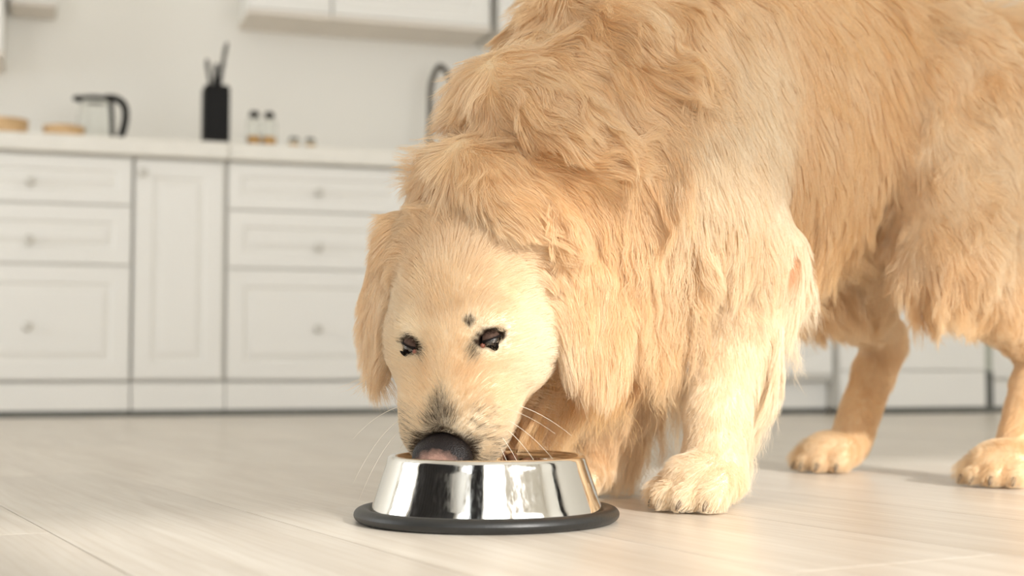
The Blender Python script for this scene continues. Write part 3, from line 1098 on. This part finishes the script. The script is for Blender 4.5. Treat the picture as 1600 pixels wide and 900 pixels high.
# eyes ----------------------------------------------------------------
M_eye = material('dark brown eye', lin(26, 15, 9), .04, spec=.8, noise=.3, nscale=300, coat=1.0)
M_lid = material('dark eyelid skin', lin(22, 16, 14), .7, spec=.15, noise=.2, nscale=300, bump=.3, bscale=500)
M_lidskin = material('brown eyelid skin', lin(84, 64, 54), .7, spec=.2, noise=.2, nscale=400, bump=.3, bscale=700)
M_lidpink = material('inner eye corner', lin(138, 84, 66), .4, noise=.1, nscale=300)
EYES = {}
for s in (1, -1):
    c = np.array([EYE_F[s], s * .0415, -.0180])
    EYES[s] = Hd(*c)
    bm = bmesh.new()
    bmesh.ops.create_uvsphere(bm, u_segments=32, v_segments=20, radius=.0105)
    e = link_mesh('eye', bm, M_eye, dog, smooth=True, matrix=HM @ Matrix.Translation(Vector(c)))
    # lids: two shells of a slightly larger sphere, the upper one lowered over half the eye
    gaze = Vector((.30, s * .52, .80)).normalized()      # local: towards the bowl, outward, up from the face
    side = Vector((-.42, s * .87, -.28)); side = (side - gaze * side.dot(gaze)).normalized()
    upd = gaze.cross(side)
    if upd.x > 0: upd = -upd
    for nm, t0, t1, mat in (('upper_eyelid', 15, 70, M_lidskin), ('eyelid_rim', 8, 16, M_lid), ('lower_eyelid', -33, -23, M_lid)):
        bm = bmesh.new()
        nu, nt_ = 18, 8
        grid = []
        for i in range(nu + 1):
            u = -1 + 2 * i / nu
            row = []
            for j in range(nt_ + 1):
                v = j / nt_
                ths = math.radians(t0) * (1 - .9 * abs(u) ** 2.2) if nm == 'lower_eyelid' or True else 0
                edge = t0 * (1 - abs(u) ** 2.0) - (6 * abs(u) ** 2 if nm != 'lower_eyelid' else 0)
                thv = math.radians(edge + (t1 - edge) * v)
                ph = math.radians(62) * u
                d = gaze * math.cos(thv) * math.cos(ph) + side * math.cos(thv) * math.sin(ph) + upd * math.sin(thv)
                rr = .0113 + (.0008 if nm == 'eyelid_rim' else -.0002 * (nm == 'lower_eyelid'))
                row.append(bm.verts.new(d * rr))
            grid.append(row)
        for i in range(nu):
            for j in range(nt_):
                bm.faces.new((grid[i][j], grid[i + 1][j], grid[i + 1][j + 1], grid[i][j + 1]))
        bmesh.ops.recalc_face_normals(bm, faces=bm.faces)
        bmesh.ops.solidify(bm, geom=bm.faces[:], thickness=.0006)
        link_mesh(nm, bm, mat, e, smooth=True)
    bm = bmesh.new()
    bmesh.ops.create_uvsphere(bm, u_segments=12, v_segments=8, radius=.0026)
    link_mesh('tear_duct', bm, M_lidpink, e, smooth=True, matrix=Matrix.Translation((-side * .0098 + gaze * .0052 + Vector((.002, 0, 0)))))

# claws ---------------------------------------------------------------
M_claw = material('dark horn claw', lin(104, 86, 68), .5, noise=.2, nscale=200)
def claws(pf, pl, fr):
    for dl, df in ((-.031, .022), (-.011, .036), (.011, .036), (.031, .022)):
        bm = bmesh.new()
        p = [D(pf + .010 + df + .010, pl + dl * 1.2, .014), D(pf + .010 + df + .0135, pl + dl * 1.23, .010), D(pf + .010 + df + .0165, pl + dl * 1.25, .0040)]
        add_tube(bm, smooth_path(p, 6), [.0034, .0033, .003, .0026, .002, .001], 8)
        link_mesh('claw', bm, M_claw, dog, smooth=True)
for s in (1, -1):
    claws(.288, s * .096, s)
    claws(HIND[s][3][0], HIND[s][3][1], s)

# whiskers ------------------------------------------------------------
M_whisker = material('pale whisker', lin(244, 236, 220), .4, noise=.02)
WHISK = [(1, .058, .052, -.040, (.18, .85, .30), .075, -.010), (1, .066, .051, -.046, (.30, .90, .10), .070, -.016),
         (1, .072, .049, -.052, (.42, .85, -.02), .062, -.020), (1, .078, .046, -.046, (.55, .80, .12), .055, -.020),
         (1, .050, .054, -.054, (.10, .90, -.20), .070, -.014), (1, .082, .042, -.052, (.70, .68, .0), .050, -.018),
         (-1, .058, .052, -.040, (.10, .90, .20), .060, -.020), (-1, .066, .051, -.046, (.25, .92, .10), .065, -.036),
         (-1, .074, .048, -.046, (.35, .88, .22), .060, -.040), (-1, .080, .044, -.052, (.50, .80, .10), .050, -.026)]
for s, f_, l_, u_, dr, ln, droop in WHISK:
    p0 = Hd(f_, s * l_ * .90, u_)
    dv = hvec(dr[0], s * dr[1], dr[2])
    pts = [Vector(p0 + dv * ln * t + np.array([0, 0, droop * 1.6 * t * t])) for t in np.linspace(0, 1, 10)]
    bm = bmesh.new()
    add_tube(bm, pts, [.00034 * (1 - .75 * t) for t in np.linspace(0, 1, 10)], 5)
    link_mesh('whisker', bm, M_whisker, dog, smooth=True)

# ------------------------------------------------------------------ the coat: one strand at a time, combed, clumped and waved
kr = np.random.default_rng(11)
_K = [kr.normal(size=(14, 3)) for _ in range(3)]
_W = [kr.uniform(.018, .07, size=14) for _ in range(3)]
_PH = [kr.uniform(0, 6.28, size=(14, 3)) for _ in range(3)]


def wobble(P, i=0, sc=1.0):
    """Smooth vector noise, wavelengths of two to seven centimetres (times sc)."""
    k = _K[i] / np.linalg.norm(_K[i], axis=1)[:, None] * (6.283 / (_W[i] * sc))[:, None]
    a = P @ k.T
    out = np.zeros_like(P)
    for j in range(14):
        out += np.sin(a[:, j, None] + _PH[i][j][None, :])
    return out / 3.0


def unit(v):
    return v / (np.linalg.norm(v, axis=1)[:, None] + 1e-9)


def smooth01(x, a, b):
    t = np.clip((x - a) / (b - a), 0, 1)
    return t * t * (3 - 2 * t)


FURS = []
for q in PR:
    if not q['sub'] and not any(q['F'] is f for f in FURS):
        FURS.append(q['F'])
NF = len(FURS)
PARAMS = ('ln', 'wave', 'clump', 'tint', 'dens', 'lift', 'r', 'grav')
PTAB = np.array([[f[p] for p in PARAMS] for f in FURS])

NKA = np.array(NK)


def neck_flow(P):
    """From the crest line outward, down and back."""
    mid = NKA[1]
    lat = (P - mid) @ DL
    s = np.clip(lat / .05, -1, 1)
    ax = unit((NKA[2] - NKA[0])[None])[0]
    return DL[None] * (s * .75)[:, None] + ax[None] * .25 + np.array([[0, 0, -.55]])


def face_flow(P):
    x = (P - HO) @ HR
    f, l, u = x.T
    # back from the nose and fanning outward; across the cheeks it runs sideways, over the skull up and back
    out = np.clip(l / .035, -1, 1)
    back = -1.0 + .9 * smooth01(-u, .02, .07)
    side = out * (.55 + .7 * smooth01(np.abs(l), .02, .06) + .35 * smooth01(f, .02, .08))
    down = -.35 * smooth01(np.abs(l), .02, .05)
    return HF[None] * back[:, None] + HL[None] * side[:, None] + HU[None] * down[:, None]


def analyse(P, N):
    """Blend of the fur kinds of the nearest body parts, then the local rules (feathering, fringes, whisker beds)."""
    n = len(P)
    dk = np.full((n, NF), 1e3)
    for q in PR:
        if q['sub']: continue
        i = [j for j in range(NF) if FURS[j] is q['F']][0]
        dk[:, i] = np.minimum(dk[:, i], prim_d(q, P))
    w = np.exp(-(dk - dk.min(1)[:, None]) / .011)
    w /= w.sum(1)[:, None]
    par = w @ PTAB
    fl = np.zeros((n, 3))
    for j, f in enumerate(FURS):
        v = neck_flow(P) if isinstance(f['flow'], str) and f['flow'] == 'neck' else face_flow(P) if isinstance(f['flow'], str) else np.repeat(f['flow'][None], n, 0)
        fl += unit(v) * w[:, j, None]
    A = {p: par[:, k].copy() for k, p in enumerate(PARAMS)}
    kind = {id(f): w[:, j] for j, f in enumerate(FURS)}
    W = lambda *fs: sum(kind[id(f)] for f in fs)
    d = (P - BASE) @ DR
    nd = N @ DR
    # feathers behind the forearm and elbow
    fe = W(F_fore, F_elbow) * smooth01(-nd[:, 0] + .3 * nd[:, 1] * np.sign(d[:, 1]), .25, .8) * smooth01(d[:, 2], .06, .13)
    fl += (fe * 6)[:, None] * vec(-.06, 0, -1)[None]; A['lift'] *= 1 - .7 * fe
    A['ln'] += .125 * fe; A['grav'] += .9 * fe; A['clump'] += .35 * fe; A['wave'] += .5 * fe
    sh = W(F_shoulder) * (1 - smooth01(d[:, 2], .30, .42)) * smooth01(-nd[:, 0], -.1, .5)
    fl += (sh * 3)[:, None] * vec(0, 0, -1)[None]; A['ln'] *= 1 - .35 * sh; A['lift'] *= 1 - .6 * sh
    # the far foreleg carries feathers all round, down to the floor
    ff = W(F_fore, F_elbow, F_shoulder) * (d[:, 1] < -.02) * smooth01(nd[:, 1], -.6, .3) * smooth01(d[:, 2], .03, .08)
    A['ln'] += .055 * ff; A['clump'] += .35 * ff; A['wave'] += .35 * ff; A['tint'] += .45 * ff; A['grav'] += .5 * ff
    # belly fringe and brisket
    be = W(F_rib, F_loin, F_shoulder) * smooth01(-nd[:, 2], .05, .60)
    A['ln'] += .055 * be; A['grav'] += .5 * be; A['clump'] += .15 * be; A['wave'] += .3 * be
    ch = W(F_chest, F_throat) * smooth01(nd[:, 0] - .8 * nd[:, 2], -.1, .6)
    A['ln'] += .105 * ch; A['dens'] += .3 * ch; A['grav'] += .3 * ch; A['wave'] -= .1 * ch
    # fringe on the front and back edges of the thighs
    th = W(F_thigh, F_shin) * np.maximum(smooth01(-nd[:, 2] + .4 * nd[:, 0], .25, .8) * smooth01(d[:, 2], .20, .27), smooth01(-nd[:, 0], .4, .9) * smooth01(d[:, 2], .22, .30))
    A['ln'] += .050 * th; A['clump'] += .2 * th; A['grav'] += .3 * th
    hk = W(F_hock, F_shin) * smooth01(-nd[:, 0], .5, .9) * smooth01(d[:, 2], .03, .06)
    A['ln'] += .018 * hk
    A['tint'] += .18 * th + .12 * be - .10 * fe
    # back and rump a shade deeper; legs and cheeks stay pale
    A['tint'] += .12 * W(F_rib, F_loin, F_thigh, F_wither) * smooth01(d[:, 2], .42, .60)
    # warmer down the bridge and beside the nose, pale brows and cheeks
    xw = (P - HO) @ HR
    A['tint'] += W(F_skull, F_muzz, F_cheek) * (.30 * np.exp(-((xw[:, 0] - .030) / .030) ** 2 - ((np.abs(xw[:, 1]) - .018) / .018) ** 2) - .12 * smooth01(np.abs(xw[:, 1]), .045, .07))
    # short coat round the eyes and at the mole, so the lids stay free
    xh = (P - HO) @ HR
    for s in (1, -1):
        e = np.linalg.norm(xh - np.array([EYE_F[s], s * .042, -.012]), axis=1)
        A['ln'] *= .22 + .78 * smooth01(e, .012, .034)
    A['ln'] *= .35 + .65 * smooth01(np.hypot(xh[:, 0] + .020, xh[:, 1] - .0235), .005, .014)
    # ears: golden at the rim and tip
    ears = W(F_ear)
    A['ln'] += .018 * ears * smooth01(.24 - P[:, 2], -.02, .10)
    return A, unit(fl), W


def dark_mask(P):
    """Dark-tipped hair: round the eyes, a mole over the left eye, up the bridge from the nose, whisker beds."""
    x = (P - HO) @ HR
    f, l, u = x.T
    m = np.zeros(len(P))
    for s in (1, -1):
        e = x - np.array([-.0005 + EYE_F[s], s * .0420, -.012])
        e = np.stack([(e[:, 0] + e[:, 1] * s * .5) / 1.118, (e[:, 1] - e[:, 0] * s * .5) / 1.118, e[:, 2]], 1)
        e2 = np.sqrt((e[:, 0] / .0084) ** 2 + (e[:, 1] / .0172) ** 2 + (e[:, 2] / .022) ** 2)
        m = np.maximum(m, 1.0 - smooth01(e2, .8, 1.15))
        e = x - np.array([.010, s * .026, -.010])                # tear line by the inner corner
        e2 = np.sqrt((e[:, 0] / .014) ** 2 + (e[:, 1] / .009) ** 2 + (e[:, 2] / .02) ** 2)
        m = np.maximum(m, .50 * (1.0 - smooth01(e2, .3, 1.2)))
    mo = np.sqrt(((f + .020) / .0065) ** 2 + ((l - .0235) / .0065) ** 2)
    m = np.maximum(m, np.where(u > -.03, .75 * (1 - smooth01(mo, .55, 1.1)), 0))
    br = np.exp(-(l / (.004 + .017 * smooth01(f, .03, .085))) ** 2) * smooth01(f, .022, .082) * (u > -.035)
    m = np.maximum(m, .62 * br)
    nr = np.sqrt(((f - .110) / .022) ** 2 + (l / .036) ** 2 + ((u + .022) / .024) ** 2)
    m = np.maximum(m, .95 * (1 - smooth01(nr, .85, 1.25)))
    for s in (1, -1):                                   # whisker beds: rows of dark dots
        wb = smooth01(f, .050, .075) * smooth01(np.abs(l), .022, .030) * (1 - smooth01(np.abs(l), .046, .056)) * (l * s > 0)
        dots = (np.sin(f * 900) * np.sin(l * 700 + u * 500)) > .35
        m = np.maximum(m, .50 * wb * dots)
    return m


_bv = BVHTree.FromPolygons([Vector(v) for v in V], Q.tolist())
_hit = _bv.ray_cast(Vector((0, 0, CAM_H)), ray(1237, 414).normalized())
ELBOW = np.array(_hit[0] if _hit[0] is not None else D(.14, .1, .27))


def make_fur():
    tri = np.concatenate([Q[:, [0, 1, 2]], Q[:, [0, 2, 3]]])
    a, b, c = V[tri[:, 0]], V[tri[:, 1]], V[tri[:, 2]]
    cr = np.cross(b - a, c - a)
    area = np.linalg.norm(cr, axis=1) / 2
    cen = (a + b + c) / 3
    nrm = unit(sample(grad, cen))
    A, _, W = analyse(cen, nrm)
    view = unit(np.array([0, 0, CAM_H]) - cen)
    facing = (nrm * view).sum(1)
    see = .30 + .70 * smooth01(facing, -.45, -.1)
    # out of the frame on the right and on top the coat is only needed thinly
    dx = cen[:, 0] / cen[:, 1] * FPX + 800
    see *= np.where(dx > 1680, .4, 1)
    HEADD = np.linalg.norm(cen - HO, axis=1)
    dens = 250e3 * A['dens'] * see
    x = (cen - HO) @ HR
    bald = np.zeros(len(cen))
    for s in (1, -1):
        xr = x - np.array([-.001 + EYE_F[s], s * .0420, -.012])
        xr = np.stack([(xr[:, 0] + xr[:, 1] * s * .5) / 1.118, (xr[:, 1] - xr[:, 0] * s * .5) / 1.118, xr[:, 2]], 1)
        bald = np.maximum(bald, 1 - smooth01(np.linalg.norm(xr / np.array([.0056, .0150, .02]), axis=1), .8, 1.05))
    bald = np.maximum(bald, (np.linalg.norm((x - np.array([.110, 0, -.019])) / np.array([.0175, .029, .021]), axis=1) < 1.0) * 1.0)
    dens *= 1 - bald
    dens[cen[:, 2] < .006] = 0
    lam = dens * area
    cnt = rng.poisson(lam)
    ti = np.repeat(np.arange(len(tri)), cnt)
    n = len(ti)
    r1, r2 = np.sqrt(rng.random(n)), rng.random(n)
    P0 = a[ti] * (1 - r1)[:, None] + b[ti] * (r1 * (1 - r2))[:, None] + c[ti] * (r1 * r2)[:, None]
    N0 = unit(sample(grad, P0))
    A, F0, W = analyse(P0, N0)
    print('strands', n)
    # flow: comb direction plus a slow swirl, laid into the surface
    F0 = F0 + wobble(P0, 0, 1.3) * (.42 * A['wave'])[:, None]
    T = unit(F0 - N0 * (F0 * N0).sum(1)[:, None])
    A['ln'] *= 1 - .7 * (1 - smooth01(np.linalg.norm((P0 - ELBOW) / np.array([.011, .03, .020]), axis=1), .6, 1.3))
    L = A['ln'] * rng.uniform(.72, 1.12, n) * (1 + .25 * np.clip(wobble(P0, 1, .8)[:, 0], -1, 1))
    S = 8
    pts = np.zeros((S + 1, n, 3), np.float32)
    pts[0] = P0 - N0 * .0015
    p = pts[0].astype(float).copy()
    d = unit(T + N0 * (A['lift'] * rng.uniform(.7, 1.3, n))[:, None])
    G = np.array([[0, 0, -1.0]])
    head_r = .004 + .07 * A['ln']
    for s in range(1, S + 1):
        t = s / S
        wob = wobble(p, 2, 1.0) * (A['wave'] * .42 * min(1, t * 1.6))[:, None]
        d = unit(d + G * (A['grav'] * .22)[:, None] + T * .10 + wob * .6)
        p = p + d * (L / S)[:, None]
        sd = sample(field, p)
        g = unit(sample(grad, p))
        need = head_r * (.25 + .75 * math.sin(min(1, t * 1.2) * 1.57)) * .55
        push = np.clip(need - sd, 0, .03)
        p = p + g * push[:, None]
        p[:, 2] = np.maximum(p[:, 2], .0025)
        d = unit(d + g * (push / (L / S + 1e-6) * .5)[:, None])
        pts[s] = p
    # locks: every strand leans to the nearest lock's own strand, more so towards the tip
    size = .0030 + .085 * A['ln']
    prob = np.clip(1.0 / (size ** 2 * 250e3 * A['dens']), 0, .35)
    gi = np.flatnonzero(rng.random(n) < prob)
    kd = KDTree(len(gi))
    for j, i in enumerate(gi): kd.insert(P0[i], j)
    kd.balance()
    near = np.array([kd.find(q)[1] for q in P0.tolist()])
    g = gi[near]
    ph = kr.uniform(0, 6.28, len(gi))[near]
    fq = kr.uniform(.8, 1.5, len(gi))[near]
    ratio = (L / (L[g] + 1e-6))
    B = np.cross(T, N0)
    amount = np.clip(A['clump'] * rng.uniform(.75, 1.2, n), 0, .96)
    guide = pts[:, g]
    # centre line of the lock waves sideways
    tt = np.linspace(0, 1, S + 1)
    wav = (np.sin(ph[None] + tt[:, None] * fq[None] * (L / .030)[None] * 3.1) - np.sin(ph)[None]) * tt[:, None] * (A['wave'] * .085 * L)[None]
    for s in range(1, S + 1):
        k = (amount * tt[s] ** .8)[:, None]
        tgt = guide[s] + (P0 - P0[g]) * (1 - .7 * tt[s])
        own = pts[s].astype(float)
        q = own * (1 - k) + tgt * k
        q = q + B[g] * wav[s][:, None]
        q += rng.normal(size=(n, 3)) * (L * .010 * tt[s])[:, None]
        q[:, 2] = np.maximum(q[:, 2], .0015)
        pts[s] = q
    # fly-aways
    # colour: cream to gold by region, darker roots of the lock tips, dark-tipped hair on the face
    tint = np.clip(A['tint'] + .07 * wobble(P0, 1, 2.0)[:, 1] + kr.normal(0, .045, len(gi))[near] + rng.normal(0, .07, n), 0, 1.15)
    cream = np.array(CREAM); gold = np.array(GOLD); dark = np.array(DARK)
    col = cream[None] * (1 - tint)[:, None] + gold[None] * tint[:, None]
    col *= rng.uniform(.87, 1.06, n)[:, None]
    dm = dark_mask(P0)
    hit = np.clip(dm * 1.25 - rng.random(n) * .75, 0, 1)
    hit = smooth01(hit, .0, .45)
    col = col * (1 - hit)[:, None] + dark[None] * hit[:, None]
    # worn patch at the elbow: short reddish hair
    ho = np.linalg.norm((P0 - ELBOW) / np.array([.011, .03, .020]), axis=1)
    worn = .8 * (1 - smooth01(ho, .5, 1.1))
    col = col * (1 - worn)[:, None] + np.array(lin(216, 158, 116)[:3])[None] * worn[:, None]
    Av, _, _ = analyse(V, unit(sample(grad, V)))
    tv = np.clip(Av['tint'], 0, 1)[:, None]
    cv = (cream[None] * (1 - tv) + gold[None] * tv) * .88
    dv = np.clip(dark_mask(V) * 1.1, 0, 1)[:, None]
    va = dog.data.attributes.new('undercoat', 'FLOAT_COLOR', 'POINT')
    rv = np.ones((len(V), 4), np.float32); rv[:, :3] = cv * (1 - dv) + dark[None] * dv
    va.data.foreach_set('color', rv.ravel())
    hc = bpy.data.hair_curves.new('fur')
    hc.add_curves([S + 1] * n)
    hc.attributes['position'].data.foreach_set('vector', np.ascontiguousarray(pts.transpose(1, 0, 2)).ravel())
    rad = hc.attributes.get('radius') or hc.attributes.new('radius', 'FLOAT', 'POINT')
    taper = np.array([1, 1, 1, .98, .94, .86, .74, .55, .18])
    rr = (A['r'] * rng.uniform(.8, 1.2, n))[:, None] * taper[None]
    rad.data.foreach_set('value', rr.astype(np.float32).ravel())
    ca = hc.attributes.new('fur_color', 'FLOAT_COLOR', 'CURVE')
    rgba = np.ones((n, 4), np.float32); rgba[:, :3] = np.clip(col, 0, 1)
    ca.data.foreach_set('color', rgba.ravel())
    hc.materials.append(M_fur)
    o = bpy.data.objects.new('fur', hc)
    C.objects.link(o)
    o.parent = dog
    o['kind'] = 'stuff'
    return o


CREAM, GOLD, DARK = lin(250, 236, 211)[:3], lin(239, 199, 140)[:3], lin(58, 44, 34)[:3]
M_fur = bpy.data.materials.new('golden fur')
M_fur.use_nodes = True
_nt = M_fur.node_tree
_nt.nodes.remove(_nt.nodes['Principled BSDF'])
_at = _nt.nodes.new('ShaderNodeAttribute'); _at.attribute_name = 'fur_color'
_h = _nt.nodes.new('ShaderNodeBsdfHairPrincipled')
_h.model = 'CHIANG'
_h.parametrization = 'COLOR'
_h.inputs['Roughness'].default_value = .40
_h.inputs['Radial Roughness'].default_value = .55
_d = _nt.nodes.new('ShaderNodeBsdfDiffuse')
_t = _nt.nodes.new('ShaderNodeBsdfTranslucent')
_m1 = _nt.nodes.new('ShaderNodeMixShader'); _m1.inputs[0].default_value = .30
_m2 = _nt.nodes.new('ShaderNodeMixShader'); _m2.inputs[0].default_value = .25
for _x in (_h, _d, _t):
    _nt.links.new(_at.outputs['Color'], _x.inputs['Color'])
_nt.links.new(_d.outputs[0], _m1.inputs[1]); _nt.links.new(_t.outputs[0], _m1.inputs[2])
_nt.links.new(_m1.outputs[0], _m2.inputs[1]); _nt.links.new(_h.outputs[0], _m2.inputs[2])
_nt.links.new(_m2.outputs[0], _nt.nodes['Material Output'].inputs['Surface'])
if FUR:
    make_fur()
